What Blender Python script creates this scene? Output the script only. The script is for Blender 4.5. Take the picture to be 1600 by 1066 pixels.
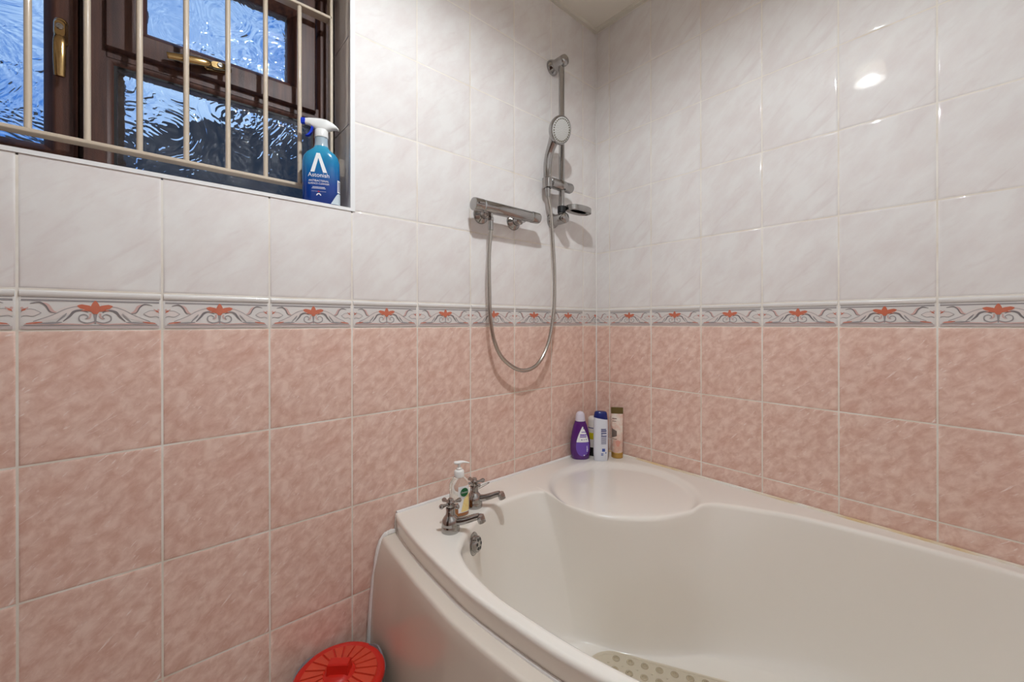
import bpy, math, random
from mathutils import Matrix, Vector
random.seed(7)
scene = bpy.context.scene
for o in list(bpy.data.objects): bpy.data.objects.remove(o, do_unlink=True)
PI = math.pi

# ------------------------------------------------------------------ camera
FPX, CYP = 639.195, 504.765
CAM = Vector((-1.50216, -1.14665, 1.11250))
YAW, ROLL = math.radians(40.9941), math.radians(-0.0746)
Fw = Vector((math.sin(YAW), math.cos(YAW), 0))
_r = Vector((math.cos(YAW), -math.sin(YAW), 0)); _u = Vector((0, 0, 1))
Rt = _r * math.cos(ROLL) + _u * math.sin(ROLL)
Up = _u * math.cos(ROLL) - _r * math.sin(ROLL)
cam_d = bpy.data.cameras.new('camera'); cam = bpy.data.objects.new('camera', cam_d)
scene.collection.objects.link(cam)
cam.matrix_world = Matrix(((Rt.x, Up.x, -Fw.x, CAM.x), (Rt.y, Up.y, -Fw.y, CAM.y), (Rt.z, Up.z, -Fw.z, CAM.z), (0, 0, 0, 1)))
cam_d.sensor_fit = 'HORIZONTAL'; cam_d.sensor_width = 36.0
cam_d.lens = FPX / 1600 * 36; cam_d.shift_y = -(533 - CYP) / 1600
cam_d.clip_start = 0.02
scene.camera = cam

def ray(px, py): return Fw + Rt * ((px - 800) / FPX) - Up * ((py - CYP) / FPX)
def on(px, py, ax, v):
    """pixel of the photograph -> point on the wall / shelf it touches"""
    d = ray(px, py); t = (v - CAM[ax]) / d[ax]; return CAM + d * t

# ------------------------------------------------------------------ world, exposure
LAMP_STRENGTH = 1640.0
SKY_STRENGTH = 1.15
scene.view_settings.view_transform = 'Standard'; scene.view_settings.look = 'None'
scene.view_settings.exposure = 0.0; scene.view_settings.gamma = 1.0
scene.view_settings.use_curve_mapping = False
w = bpy.data.worlds.new('dusk_sky'); scene.world = w; w.use_nodes = True
nt = w.node_tree; nt.nodes.clear()
def N(nt, t, **k):
    n = nt.nodes.new(t)
    for a, b in k.items():
        if a in n.inputs: n.inputs[a].default_value = b
        else: setattr(n, a, b)
    return n
tc = N(nt, 'ShaderNodeTexCoord'); nz = N(nt, 'ShaderNodeTexNoise', Scale=3.2, Detail=4.0, Roughness=.55)
nt.links.new(tc.outputs['Generated'], nz.inputs['Vector'])
rp = N(nt, 'ShaderNodeValToRGB'); rp.color_ramp.elements[0].position = .40; rp.color_ramp.elements[1].position = .74
rp.color_ramp.elements[0].color = (.06, .21, .62, 1); rp.color_ramp.elements[1].color = (.66, .88, 1.1, 1)
nt.links.new(nz.outputs['Fac'], rp.inputs['Fac'])
bg = N(nt, 'ShaderNodeBackground', Strength=SKY_STRENGTH); nt.links.new(rp.outputs['Color'], bg.inputs['Color'])
wo = N(nt, 'ShaderNodeOutputWorld'); nt.links.new(bg.outputs[0], wo.inputs[0])

# ------------------------------------------------------------------ helpers
def lin(c): return tuple(((v/255)/12.92 if v/255 <= .04045 else ((v/255+.055)/1.055)**2.4) for v in c) + (1,)
COL = scene.collection
def mat(name, c, rough=.4, metal=0., coat=0., coat_r=.05, trans=0., ior=1.45, sub=0., emit=None, es=0.):
    m = bpy.data.materials.new(name); m.use_nodes = True
    b = m.node_tree.nodes['Principled BSDF']; b.name = 'P'
    b.inputs['Base Color'].default_value = lin(c); b.inputs['Roughness'].default_value = rough
    b.inputs['Metallic'].default_value = metal; b.inputs['Coat Weight'].default_value = coat
    b.inputs['Coat Roughness'].default_value = coat_r; b.inputs['Transmission Weight'].default_value = trans
    b.inputs['IOR'].default_value = ior
    if emit: b.inputs['Emission Color'].default_value = lin(emit); b.inputs['Emission Strength'].default_value = es
    return m
def noise_bump(m, scale=60, strength=.1, dist=.001, detail=2.):
    nt = m.node_tree; b = nt.nodes['P']
    tc = N(nt, 'ShaderNodeTexCoord'); n = N(nt, 'ShaderNodeTexNoise', Scale=scale, Detail=detail)
    nt.links.new(tc.outputs['Object'], n.inputs['Vector'])
    bp = N(nt, 'ShaderNodeBump', Strength=strength, Distance=dist)
    nt.links.new(n.outputs['Fac'], bp.inputs['Height']); nt.links.new(bp.outputs['Normal'], b.inputs['Normal'])
def noise_color(m, c1, c2, scale, lo=.35, hi=.65, detail=4., stretch=(1, 1, 1), rot=(0, 0, 0), per_object=True, distortion=0.):
    """colour from procedural noise in object space; returns the colour socket"""
    nt = m.node_tree
    tc = N(nt, 'ShaderNodeTexCoord'); src = tc.outputs['Object']
    if per_object:
        oi = N(nt, 'ShaderNodeObjectInfo'); mu = N(nt, 'ShaderNodeMath', operation='MULTIPLY'); mu.inputs[1].default_value = 4.0
        fl = N(nt, 'ShaderNodeMath', operation='FLOOR'); nt.links.new(oi.outputs['Random'], mu.inputs[0]); nt.links.new(mu.outputs[0], fl.inputs[0])
        va = N(nt, 'ShaderNodeVectorMath', operation='ADD'); nt.links.new(src, va.inputs[0]); nt.links.new(fl.outputs[0], va.inputs[1]); src = va.outputs[0]
    m0 = N(nt, 'ShaderNodeMapping'); m0.inputs['Rotation'].default_value = rot; nt.links.new(src, m0.inputs['Vector'])
    mp = N(nt, 'ShaderNodeMapping'); mp.inputs['Scale'].default_value = stretch
    nt.links.new(m0.outputs[0], mp.inputs['Vector'])
    n = N(nt, 'ShaderNodeTexNoise', Scale=scale, Detail=detail, Roughness=.6, Distortion=distortion)
    nt.links.new(mp.outputs[0], n.inputs['Vector'])
    r = N(nt, 'ShaderNodeValToRGB'); r.color_ramp.elements[0].position = lo; r.color_ramp.elements[1].position = hi
    r.color_ramp.elements[0].color = c1; r.color_ramp.elements[1].color = c2
    nt.links.new(n.outputs['Fac'], r.inputs['Fac'])
    return r.outputs['Color']
def mixc(m, a, b, fac=.5, mode='MIX'):
    nt = m.node_tree; x = N(nt, 'ShaderNodeMix', data_type='RGBA', blend_type=mode); x.inputs[0].default_value = fac
    for s, v in ((6, a), (7, b)):
        if isinstance(v, tuple): x.inputs[s].default_value = v
        else: nt.links.new(v, x.inputs[s])
    return x.outputs[2]
def setcol(m, sock): m.node_tree.links.new(sock, m.node_tree.nodes['P'].inputs['Base Color'])

I4 = Matrix.Identity(4)
class MB:
    """collects shapes, then links them as ONE mesh object"""
    def __init__(s): s.v = []; s.f = []; s.m = []
    def add(s, vs, fs, M=I4, mi=0):
        k = len(s.v); s.v += [tuple(M @ Vector(p)) for p in vs]
        s.f += [tuple(i + k for i in f) for f in fs]; s.m += [mi] * len(fs); return s
    def box(s, lo, hi, M=I4, mi=0):
        (a, b, c), (d, e, g) = lo, hi
        vs = [(a, b, c), (d, b, c), (d, e, c), (a, e, c), (a, b, g), (d, b, g), (d, e, g), (a, e, g)]
        return s.add(vs, [(3, 2, 1, 0), (4, 5, 6, 7), (0, 1, 5, 4), (1, 2, 6, 5), (2, 3, 7, 6), (3, 0, 4, 7)], M, mi)
    def lathe(s, prof, n=24, M=I4, mi=0, sx=1, sy=1):
        vs = []; fs = []
        for r, z in prof:
            for i in range(n):
                a = 2 * PI * i / n; vs.append((r * sx * math.cos(a), r * sy * math.sin(a), z))
        for j in range(len(prof) - 1):
            for i in range(n):
                k = (i + 1) % n; fs.append((j * n + i, j * n + k, (j + 1) * n + k, (j + 1) * n + i))
        if prof[0][0] > 1e-6: fs.append(tuple(reversed(range(n))))
        if prof[-1][0] > 1e-6: q = (len(prof) - 1) * n; fs.append(tuple(range(q, q + n)))
        return s.add(vs, fs, M, mi)
    def tube(s, pts, rad, n=12, M=I4, mi=0, closed=False, flat=1., up=(0, 0, 1)):
        pts = [Vector(p) for p in pts]; K = len(pts)
        if not hasattr(rad, '__len__'): rad = [rad] * K
        vs = []; fs = []; prev = None
        for j, p in enumerate(pts):
            if closed: t = pts[(j + 1) % K] - pts[j - 1]
            else: t = pts[min(j + 1, K - 1)] - pts[max(j - 1, 0)]
            t.normalize()
            if prev is None:
                a = Vector(up) if abs(t.dot(Vector(up))) < .95 else Vector((1, 0, 0))
                x = (a - t * a.dot(t)).normalized()
            else: x = (prev - t * prev.dot(t)).normalized()
            prev = x; y = t.cross(x)
            for i in range(n):
                a = 2 * PI * i / n; vs.append(tuple(p + x * (math.cos(a) * rad[j] * flat) + y * (math.sin(a) * rad[j])))
        for j in range(K if closed else K - 1):
            for i in range(n):
                k = (i + 1) % n; q = ((j + 1) % K) * n; fs.append((j * n + i, j * n + k, q + k, q + i))
        if not closed: fs.append(tuple(reversed(range(n)))); fs.append(tuple(range((K - 1) * n, K * n)))
        return s.add(vs, fs, M, mi)
    def loft(s, rings, M=I4, mi=0, cap=True, closed=True):
        n = len(rings[0]); vs = [p for r in rings for p in r]; fs = []
        for j in range(len(rings) - 1):
            for i in range(n if closed else n - 1):
                k = (i + 1) % n; fs.append((j * n + i, j * n + k, (j + 1) * n + k, (j + 1) * n + i))
        if cap: fs.append(tuple(reversed(range(n)))); q = (len(rings) - 1) * n; fs.append(tuple(range(q, q + n)))
        return s.add(vs, fs, M, mi)
    def prism(s, out, z0, z1, M=I4, mi=0):
        return s.loft([[(x, y, z0) for x, y in out], [(x, y, z1) for x, y in out]], M, mi)
    def sphere(s, c, r, M=I4, mi=0, n=14, sz=1.):
        prof = [(r * math.sin(PI * j / 8) if 0 < j < 8 else 0., -r * sz * math.cos(PI * j / 8)) for j in range(9)]
        return s.lathe(prof, n, M @ Matrix.Translation(c), mi)
    def mesh(s, name, mats, smooth=35):
        me = bpy.data.meshes.new(name); me.from_pydata(s.v, [], s.f)
        for m in (mats if isinstance(mats, (list, tuple)) else [mats]): me.materials.append(m)
        me.polygons.foreach_set('material_index', s.m)
        me.validate()
        import bmesh
        bm = bmesh.new(); bm.from_mesh(me); bmesh.ops.recalc_face_normals(bm, faces=bm.faces); bm.to_mesh(me); bm.free()
        if smooth: me.shade_smooth(); me.set_sharp_from_angle(angle=math.radians(smooth))
        return me
    def build(s, name, mats, parent=None, smooth=35, loc=None, M=None):
        return link(name, s.mesh(name, mats, smooth), parent, loc, M)
def link(name, me, parent=None, loc=None, M=None):
    o = bpy.data.objects.new(name, me); COL.objects.link(o)
    if parent: o.parent = parent
    if M is not None: o.matrix_local = M
    elif loc is not None: o.location = loc
    return o
def tag(o, label, cat, group=None):
    o['label'] = label; o['category'] = cat
    if group: o['group'] = group
    return o
def thing(name, label, cat, loc=(0, 0, 0), rz=0., group=None):
    o = bpy.data.objects.new(name, None); COL.objects.link(o); o.location = loc; o.rotation_euler = (0, 0, rz)
    o.empty_display_size = .05
    return tag(o, label, cat, group)
def struct(o): o['kind'] = 'structure'; return o
def T(x, y, z): return Matrix.Translation((x, y, z))
def RX(a): return Matrix.Rotation(a, 4, 'X')
def RY(a): return Matrix.Rotation(a, 4, 'Y')
def RZ(a): return Matrix.Rotation(a, 4, 'Z')
def crom(P, k=8, closed=False):
    P = [Vector(p) for p in P]; out = []; n = len(P)
    for i in range(n if closed else n - 1):
        if closed: a, b, c, d = P[i - 1], P[i], P[(i + 1) % n], P[(i + 2) % n]
        else: a, b, c, d = P[max(i - 1, 0)], P[i], P[i + 1], P[min(i + 2, n - 1)]
        for j in range(k):
            t = j / k
            out.append(.5 * ((2 * b) + (c - a) * t + (2 * a - 5 * b + 4 * c - d) * t * t + (3 * b - a - 3 * c + d) * t ** 3))
    if not closed: out.append(P[-1])
    return out
def sellipse(a, b, p=2.5, n=40, z=0., cx=0., cy=0.):
    r = []
    for i in range(n):
        t = 2 * PI * i / n; c, q = math.cos(t), math.sin(t)
        r.append((cx + a * math.copysign(abs(c) ** (2 / p), c), cy + b * math.copysign(abs(q) ** (2 / p), q), z))
    return r
def text_geo(body, size, align='CENTER', sx=1.):
    cu = bpy.data.curves.new('t', 'FONT'); cu.body = body; cu.size = size; cu.align_x = align; cu.resolution_u = 3
    o = bpy.data.objects.new('t', cu); COL.objects.link(o)
    dg = bpy.context.evaluated_depsgraph_get(); me = bpy.data.meshes.new_from_object(o.evaluated_get(dg))
    vs = [(v.co.x * sx, v.co.y) for v in me.vertices]; fs = [tuple(p.vertices) for p in me.polygons]
    bpy.data.objects.remove(o); bpy.data.curves.remove(cu); bpy.data.meshes.remove(me)
    return vs, fs

# ------------------------------------------------------------------ materials
def m_pink():
    m = mat('pink_marbled_glaze', (206, 166, 152), rough=.5, coat=.8, coat_r=.045); m.node_tree.nodes['P'].inputs['Specular IOR Level'].default_value = .2
    a = noise_color(m, lin((220, 178, 160)), lin((241, 211, 196)), 46, .36, .64, 12, (1, 1, .7), (0, math.radians(-45), 0), distortion=.4)
    s = noise_color(m, (0, 0, 0, 1), (1, 1, 1, 1), 85, .60, .73, 9, (1, 1, .17), (0, math.radians(-48), 0), distortion=3.4)
    d = noise_color(m, (0, 0, 0, 1), (1, 1, 1, 1), 20, .50, .74, 9, (1, 1, .55), (0, math.radians(-50), 0), distortion=1.2)
    nt = m.node_tree
    x = N(nt, 'ShaderNodeMix', data_type='RGBA'); nt.links.new(s, x.inputs[0]); nt.links.new(a, x.inputs[6]); x.inputs[7].default_value = lin((250, 233, 226))
    mu = N(nt, 'ShaderNodeMath', operation='MULTIPLY'); mu.inputs[1].default_value = .5; nt.links.new(d, mu.inputs[0])
    y = N(nt, 'ShaderNodeMix', data_type='RGBA'); nt.links.new(mu.outputs[0], y.inputs[0]); nt.links.new(x.outputs[2], y.inputs[6]); y.inputs[7].default_value = lin((212, 163, 145))
    setcol(m, y.outputs[2]); noise_bump(m, 14, .03, .002); return m
def m_white():
    m = mat('white_marbled_glaze', (228, 219, 214), rough=.5, coat=1.0, coat_r=.03); m.node_tree.nodes['P'].inputs['Specular IOR Level'].default_value = .2
    a = noise_color(m, lin((229, 220, 216)), lin((236, 231, 227)), 16, .38, .62, 6, (1, 1, .5), (0, math.radians(-40), 0))
    s = noise_color(m, (0, 0, 0, 1), (1, 1, 1, 1), 34, .56, .74, 7, (1, 1, .22), (0, math.radians(-48), 0), distortion=1.0)
    nt = m.node_tree
    mu = N(nt, 'ShaderNodeMath', operation='MULTIPLY'); mu.inputs[1].default_value = .38; nt.links.new(s, mu.inputs[0])
    x = N(nt, 'ShaderNodeMix', data_type='RGBA'); nt.links.new(mu.outputs[0], x.inputs[0]); nt.links.new(a, x.inputs[6]); x.inputs[7].default_value = lin((214, 198, 194))
    setcol(m, x.outputs[2]); noise_bump(m, 12, .015, .002); return m
M_PINK, M_WHITE = m_pink(), m_white()
M_BORD = mat('border_glaze', (226, 220, 215), rough=.25, coat=.5)
M_GROUT = mat('cream_grout', (234, 226, 214), rough=.8); noise_bump(M_GROUT, 300, .2, .0005)
setcol(M_GROUT, noise_color(M_GROUT, lin((224, 211, 194)), lin((240, 233, 223)), 9, .3, .6, per_object=False))
M_ORANGE = mat('terracotta_print', (205, 112, 84), rough=.3, coat=.5)
M_GREY = mat('grey_print', (158, 151, 150), rough=.3, coat=.5)
M_DGREY = mat('dark_grey_print', (128, 120, 120), rough=.3, coat=.5)
M_PALE = mat('pale_pink_print', (224, 212, 206), rough=.3, coat=.5)
M_ROSE = mat('rose_print', (212, 174, 166), rough=.3, coat=.5)
M_MAUVE = mat('mauve_print', (200, 185, 180), rough=.3, coat=.5)
M_CEIL = mat('cream_ceiling_paint', (247, 239, 226), rough=.9)
M_TRIM = mat('cream_trim', (232, 224, 210), rough=.5)
M_EDGE = mat('white_plastic_edging', (240, 238, 236), rough=.25)
M_FLOOR = mat('cream_vinyl', (226, 217, 206), rough=.5); noise_bump(M_FLOOR, 40, .1)
M_ACRYL = mat('cream_acrylic', (244, 237, 227), rough=.22, coat=.7, coat_r=.04); noise_bump(M_ACRYL, 5, .03, .004)
M_PANEL = mat('cream_panel_acrylic', (228, 216, 202), rough=.25, coat=.6, coat_r=.06)
M_SIL = mat('white_silicone', (238, 233, 228), rough=.35); noise_bump(M_SIL, 90, .5, .003)
M_SILY = mat('yellowed_silicone', (232, 214, 182), rough=.4)
setcol(M_SILY, noise_color(M_SILY, lin((224, 196, 150)), lin((238, 232, 222)), 4, .42, .58, per_object=False))
M_CHROME = mat('polished_chrome', (170, 168, 166), rough=.05, metal=1.)
M_SATIN = mat('satin_chrome', (168, 166, 164), rough=.18, metal=1.)
M_HOSE = mat('steel_hose', (186, 180, 173), rough=.24, metal=1.)
M_BLACK = mat('black_plastic', (14, 14, 15), rough=.4)
M_GREYPL = mat('grey_plastic', (176, 176, 174), rough=.35)
M_PEARL = mat('pearl_spray_plate', (205, 203, 198), rough=.4)
M_KHAKI = mat('olive_nozzle', (96, 88, 66), rough=.5)
def m_wood():
    m = mat('dark_woodgrain_foil', (52, 26, 20), rough=.5)
    setcol(m, noise_color(m, lin((44, 21, 17)), lin((92, 56, 42)), 60, .3, .75, 5, (1, 1, .06), per_object=False))
    noise_bump(m, 420, .35, .0008); return m
M_WOOD = m_wood()
M_SEAL = mat('black_gasket', (18, 16, 17), rough=.6)
M_BRASS = mat('gold_handle', (172, 142, 96), rough=.2, metal=1.)
M_BAR = mat('cream_painted_metal', (208, 190, 168), rough=.4, coat=.2)
def m_glass():
    m = mat('crinkled_obscure_glass', (236, 243, 250), rough=.02, trans=1., ior=1.45)
    nt = m.node_tree; b = nt.nodes['P']
    tc = N(nt, 'ShaderNodeTexCoord')
    n1 = N(nt, 'ShaderNodeTexNoise', Scale=8., Detail=2.3, Roughness=.45, Distortion=3.2); nt.links.new(tc.outputs['Object'], n1.inputs['Vector'])
    s = N(nt, 'ShaderNodeMath', operation='SUBTRACT'); s.inputs[1].default_value = .5; nt.links.new(n1.outputs['Fac'], s.inputs[0])
    a = N(nt, 'ShaderNodeMath', operation='ABSOLUTE'); nt.links.new(s.outputs[0], a.inputs[0])
    p = N(nt, 'ShaderNodeMath', operation='POWER'); p.inputs[1].default_value = .85; nt.links.new(a.outputs[0], p.inputs[0])
    bp = N(nt, 'ShaderNodeBump', Strength=.34, Distance=.017); nt.links.new(p.outputs[0], bp.inputs['Height'])
    nt.links.new(bp.outputs['Normal'], b.inputs['Normal']); return m
M_GLASS = m_glass()
M_RENDER = mat('dark_render', (70, 66, 64), rough=.9); noise_bump(M_RENDER, 20, .3)

# ------------------------------------------------------------------ room
RX0, RY0 = -2.25, -1.55          # far ends of the room (behind and beside the camera)
Z0, TW, TH, BH = 1.10, .2, .24823, .07632
OL, OR_ = .0929, .0708           # cut tiles in the corner
CEIL = 2.4346
WX0, WX1, WZ0, WZ1 = -OL - 2.0, -OL - 1.0, Z0 + BH + TH, 2.12   # window opening
GR = .0012                       # grout sits this far behind the tile face
REV = .145

floor = MB().box((RX0 - .2, RY0 - .2, -.1), (.2, .2, 0)).build('floor', M_FLOOR); struct(floor)
ceil = MB().box((RX0 - .2, RY0 - .2, CEIL), (.2, .3, CEIL + .1)).build('ceiling', M_CEIL); struct(ceil)
b = MB()
b.box((RX0 - .2, GR, 0), (WX0 - .006, .26, CEIL)); b.box((WX1 + .006, GR, 0), (.2, .26, CEIL))
b.box((WX0 - .006, GR, 0), (WX1 + .006, .26, WZ0 - .006)); b.box((WX0 - .006, GR, WZ1 + .006), (WX1 + .006, .26, CEIL))
wall_left = struct(b.build('wall_left', M_GROUT, smooth=0))
wall_right = struct(MB().box((GR, RY0 - .2, 0), (.2, 0.0, CEIL)).build('wall_right', M_GROUT, smooth=0))
def m_farwall():
    m = mat('tiled_far_wall', (226, 216, 210), rough=.3, coat=.5)
    nt = m.node_tree; tc = N(nt, 'ShaderNodeTexCoord'); sp = N(nt, 'ShaderNodeSeparateXYZ'); nt.links.new(tc.outputs['Object'], sp.inputs[0])
    g = N(nt, 'ShaderNodeMath', operation='GREATER_THAN'); g.inputs[1].default_value = Z0; nt.links.new(sp.outputs['Z'], g.inputs[0])
    x = N(nt, 'ShaderNodeMix', data_type='RGBA'); nt.links.new(g.outputs[0], x.inputs[0]); x.inputs[6].default_value = lin((224, 192, 180)); x.inputs[7].default_value = lin((238, 232, 228))
    setcol(m, x.outputs[2]); noise_bump(m, 12, .05, .002); return m
M_FAR = m_farwall()
struct(MB().box((RX0 - .2, RY0 - .2, 0), (.2, RY0, CEIL)).build('wall_front', M_FAR, smooth=0))
struct(MB().box((RX0 - .2, RY0, 0), (RX0, 0, CEIL)).build('wall_rear', M_FAR, smooth=0))

# unseen door added behind the camera to give the chrome dark reflections
M_ADDED_DOOR = mat('added_door_brown', (84, 58, 44), rough=.35)
setcol(M_ADDED_DOOR, noise_color(M_ADDED_DOOR, lin((66, 44, 33)), lin((98, 68, 50)), 30, .3, .7, 5, (1, 1, .06), per_object=False))
dr_ = struct(MB().box((RX0 + .001, -1.02, 0.002), (RX0 + .036, -.28, 1.98)).build('added_door_1', M_ADDED_DOOR, smooth=0))
for y0_, z0_, z1_ in ((-.95, .18, .90), (-.61, .18, .90), (-.95, 1.05, 1.86), (-.61, 1.05, 1.86)):
    MB().loft([[(x, y0_ + i, z0_ + i), (x, y0_ + .26 - i, z0_ + i), (x, y0_ + .26 - i, z1_ - i), (x, y0_ + i, z1_ - i)] for x, i in ((RX0 + .0355, 0), (RX0 + .044, .02))]).build('added_door_panel', M_ADDED_DOOR, dr_, 0)
MB().tube([(RX0 + .036, -.335, .99), (RX0 + .075, -.335, .99), (RX0 + .080, -.35, .99), (RX0 + .080, -.44, .99)], .008, 10).build('added_door_handle', M_SATIN, dr_)

# tiles: one mesh per size, an object each
GAP = .0034
tile_cache = {}
def tile_mesh(w, h, m, key, curved=False):
    k = (round(w, 4), round(h, 4), key)
    if k in tile_cache: return tile_cache[k]
    g = GAP / 2; prof = [(0, .006), (0, .0013), (.0012, .0005), (.0032, .00012), (.007, 0)]
    rings = [[(g + i, y, g + i), (w - g - i, y, g + i), (w - g - i, y, h - g - i), (g + i, y, h - g - i)] for i, y in prof]
    bm_ = MB().loft(rings)
    me = bm_.mesh(key, m, 50); tile_cache[k] = me; return me

# relief pattern of the border tiles (one shared mesh per cut width)
def ribbon(b, pts, wid, mi, y, k=6, fl=1):
    P = crom([(p[0] * fl, p[1], 0) for p in pts], k); n = len(P)
    wd = wid if hasattr(wid, '__len__') else [wid, wid]
    L, R = [], []
    for j, p in enumerate(P):
        t = (P[min(j + 1, n - 1)] - P[max(j - 1, 0)]).normalized(); q = Vector((-t.y, t.x, 0))
        s = j / (n - 1) * (len(wd) - 1); i = min(int(s), len(wd) - 2); wv = (wd[i] + (wd[i + 1] - wd[i]) * (s - i)) / 2
        L.append(p + q * wv); R.append(p - q * wv)
    vs = [(p.x, y, p.y) for p in L] + [(p.x, y, p.y) for p in R]
    b.add(vs, [(i, i + 1, n + i + 1, n + i) for i in range(n - 1)], mi=mi)
def relief_mesh(w0, w1):
    b = MB(); H = BH - GAP; h = TW / 2
    def pt(u, v): return (u * (h - .004), v * H)
    def P(*a): return [pt(*q) for q in a]
    ribbon(b, P((-.99, .045), (.99, .045)), .0055, 5, -.0004, 2)
    ribbon(b, P((-.99, .745), (.99, .745)), .0036, 1, -.0004, 2)
    ribbon(b, P((-.99, .815), (.99, .815)), .0014, 1, -.0004, 2)
    ribbon(b, P((-.96, .10), (.96, .10)), .0012, 1, -.0005, 2)
    for fl in (1, -1):
        R = lambda pts, wd, mi, y=-.0006, k=6: ribbon(b, P(*pts), wd, mi, y, k, fl)
        R([(.08, .50), (.22, .57), (.40, .48), (.58, .33), (.80, .19)], [.003, .012, .016, .012, .002], 3, -.0005)
        R([(.06, .54), (.24, .60), (.42, .52), (.60, .36), (.84, .20)], .0013, 1, -.0007)
        R([(.10, .44), (.20, .50), (.30, .46), (.36, .34), (.45, .20)], [.001, .003, .0042, .0034, .001], 2, -.0008)
        R([(.40, .42), (.44, .34), (.54, .18)], [.0008, .0034, .0012], 1, -.0008)
        R([(.46, .18), (.60, .16), (.84, .15)], [.001, .0045, .0012], 1, -.0007)
        R([(.01, .20), (.12, .16), (.22, .22), (.225, .34), (.16, .39), (.105, .33), (.14, .27)], [.002, .002, .0024, .002, .0018, .0016, .001], 1, -.0008, 8)
        R([(.07, .42), (.075, .32), (.12, .26)], [.003, .0028, .001], 4, -.0007)
        R([(0, .20), (.06, .15), (.16, .12), (.4, .135), (.95, .13)], [.003, .003, .0022, .0024, .002], 4, -.0006)
        R([(.535, .44), (.60, .47), (.66, .62), (.72, .68)], [.0012, .0062, .0058, .001], 4, -.0007)
        R([(.55, .42), (.625, .46), (.68, .61), (.76, .69), (.88, .655)], [.0008, .0018, .0022, .0026, .0008], 2, -.0009)
        R([(.735, .42), (.84, .43), (.99, .42)], [.001, .0135, .008], 3, -.0005)
        R([(.735, .42), (.84, .51), (.94, .50), (.99, .44)], .0010, 1, -.0007)
        R([(.735, .42), (.84, .33), (.93, .35), (.99, .31)], .0010, 1, -.0007)
        R([(.90, .56), (.955, .50), (.985, .56)], [.001, .0045, .003], 4, -.0008)
        R([(.93, .52), (.96, .49), (.985, .47)], [.001, .003, .001], 0, -.0009)
        R([(.72, .185), (.80, .17), (.93, .15)], [.001, .0028, .0012], 0, -.0009)
        R([(.02, .52), (.10, .565), (.20, .60), (.255, .615)], [.005, .0095, .0085, .0010], 0, -.0010)
        R([(.05, .475), (.12, .50), (.20, .485)], [.002, .003, .0008], 0, -.0009)
    ribbon(b, P((0, .14), (0, .28), (0, .40)), [.002, .0034, .006], 1, -.0008)
    ribbon(b, P((0, .40), (0, .48), (0, .60), (0, .70), (0, .76)), [.005, .012, .0130, .0075, .0006], 0, -.0012)
    # clip to the tile piece [w0,w1] of the full width
    b.v = [(x + h, y, z + GAP / 2) for x, y, z in b.v]
    keep = [i for i, f in enumerate(b.f) if all(w0 + GAP / 2 <= b.v[q][0] <= w1 - GAP / 2 for q in f)]
    b.f = [b.f[i] for i in keep]; b.m = [b.m[i] for i in keep]
    used = sorted({q for f in b.f for q in f}); ix = {q: i for i, q in enumerate(used)}
    b.f = [tuple(ix[q] for q in f) for f in b.f]; b.v = [(b.v[q][0] - w0, b.v[q][1], b.v[q][2]) for q in used]
    return b.mesh('floral_relief', [M_ORANGE, M_GREY, M_DGREY, M_PALE, M_ROSE, M_MAUVE], 0)
rel_full = relief_mesh(0, TW)
mould_cache = {}
def moulding(w):
    k = round(w, 4)
    if k not in mould_cache:
        g = GAP / 2; H = BH - g
        prof = [(H - .0125, -.0002), (H - .0115, -.0010), (H - .008, -.0024), (H - .004, -.0023), (H - .001, -.0012), (H, .0015), (H - .006, .002)]
        b = MB().loft([[(x, y, z) for z, y in prof] for x in (g + .001, w - g - .001)])
        prof = [(g + .0005, .0015), (g + .001, -.0010), (g + .003, -.0016), (g + .0045, -.0008), (g + .0052, .0002), (g + .004, .002)]
        mould_cache[k] = b.mesh('rope_moulding', M_BORD, 60)
    return mould_cache[k]
rows = []
for k in range(5):
    z1 = Z0 - k * TH; z0 = max(z1 - TH, 0.0)
    rows.append(('pink_tile', z0, z1, M_PINK))
rows.append(('border_tile', Z0, Z0 + BH, M_BORD))
for k in range(5):
    rows.append(('white_tile', Z0 + BH + k * TH, Z0 + BH + (k + 1) * TH, M_WHITE))
def place_tile(wall, key, w, h, m, Mx, kmin, piece=(0, TW)):
    o = link(key, tile_mesh(w, h, m, key), wall, M=Mx)
    if key == 'border_tile':
        link('floral_relief', rel_full if piece == (0, TW) else relief_mesh(*piece), o)
        link('rope_moulding', moulding(w), o)
    return o
for key, z0, z1, m in rows:
    x1 = 0.0; col = 0
    while x1 > RX0 + 1e-4:
        x0 = -OL - TW * col if col or True else 0
        x0 = max(-(OL + TW * col), RX0); wd = x1 - x0
        piece = (0, TW) if abs(wd - TW) < 1e-4 else ((0, wd) if col == 0 else (TW - wd, TW))
        zz0, zz1 = z0, z1; skip = False
        if x0 >= -.90 and z1 < .5: skip = True                      # behind the bath
        inwin = x0 >= WX0 - 1e-3 and x1 <= WX1 + 1e-3
        if inwin and z0 >= WZ0 - 1e-3:
            if z1 <= WZ1 + .03: skip = True
            else: zz0 = max(z0, WZ1 + .006)
        if not skip and zz1 - zz0 > .01:
            place_tile(wall_left, key, wd, zz1 - zz0, m, T(x0, 0, zz0), 0, piece)
        x1 = x0; col += 1
    y1 = 0.0; col = 0
    while y1 > RY0 + 1e-4:
        y0 = max(-(OR_ + TW * col), RY0); wd = y1 - y0
        piece = (0, TW) if abs(wd - TW) < 1e-4 else ((TW - wd, TW) if col == 0 else (0, wd))
        if not z1 < .5: place_tile(wall_right, key, wd, z1 - z0, m, T(0, y1, z0) @ RZ(-PI / 2), 0, piece)
        y1 = y0; col += 1
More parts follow.
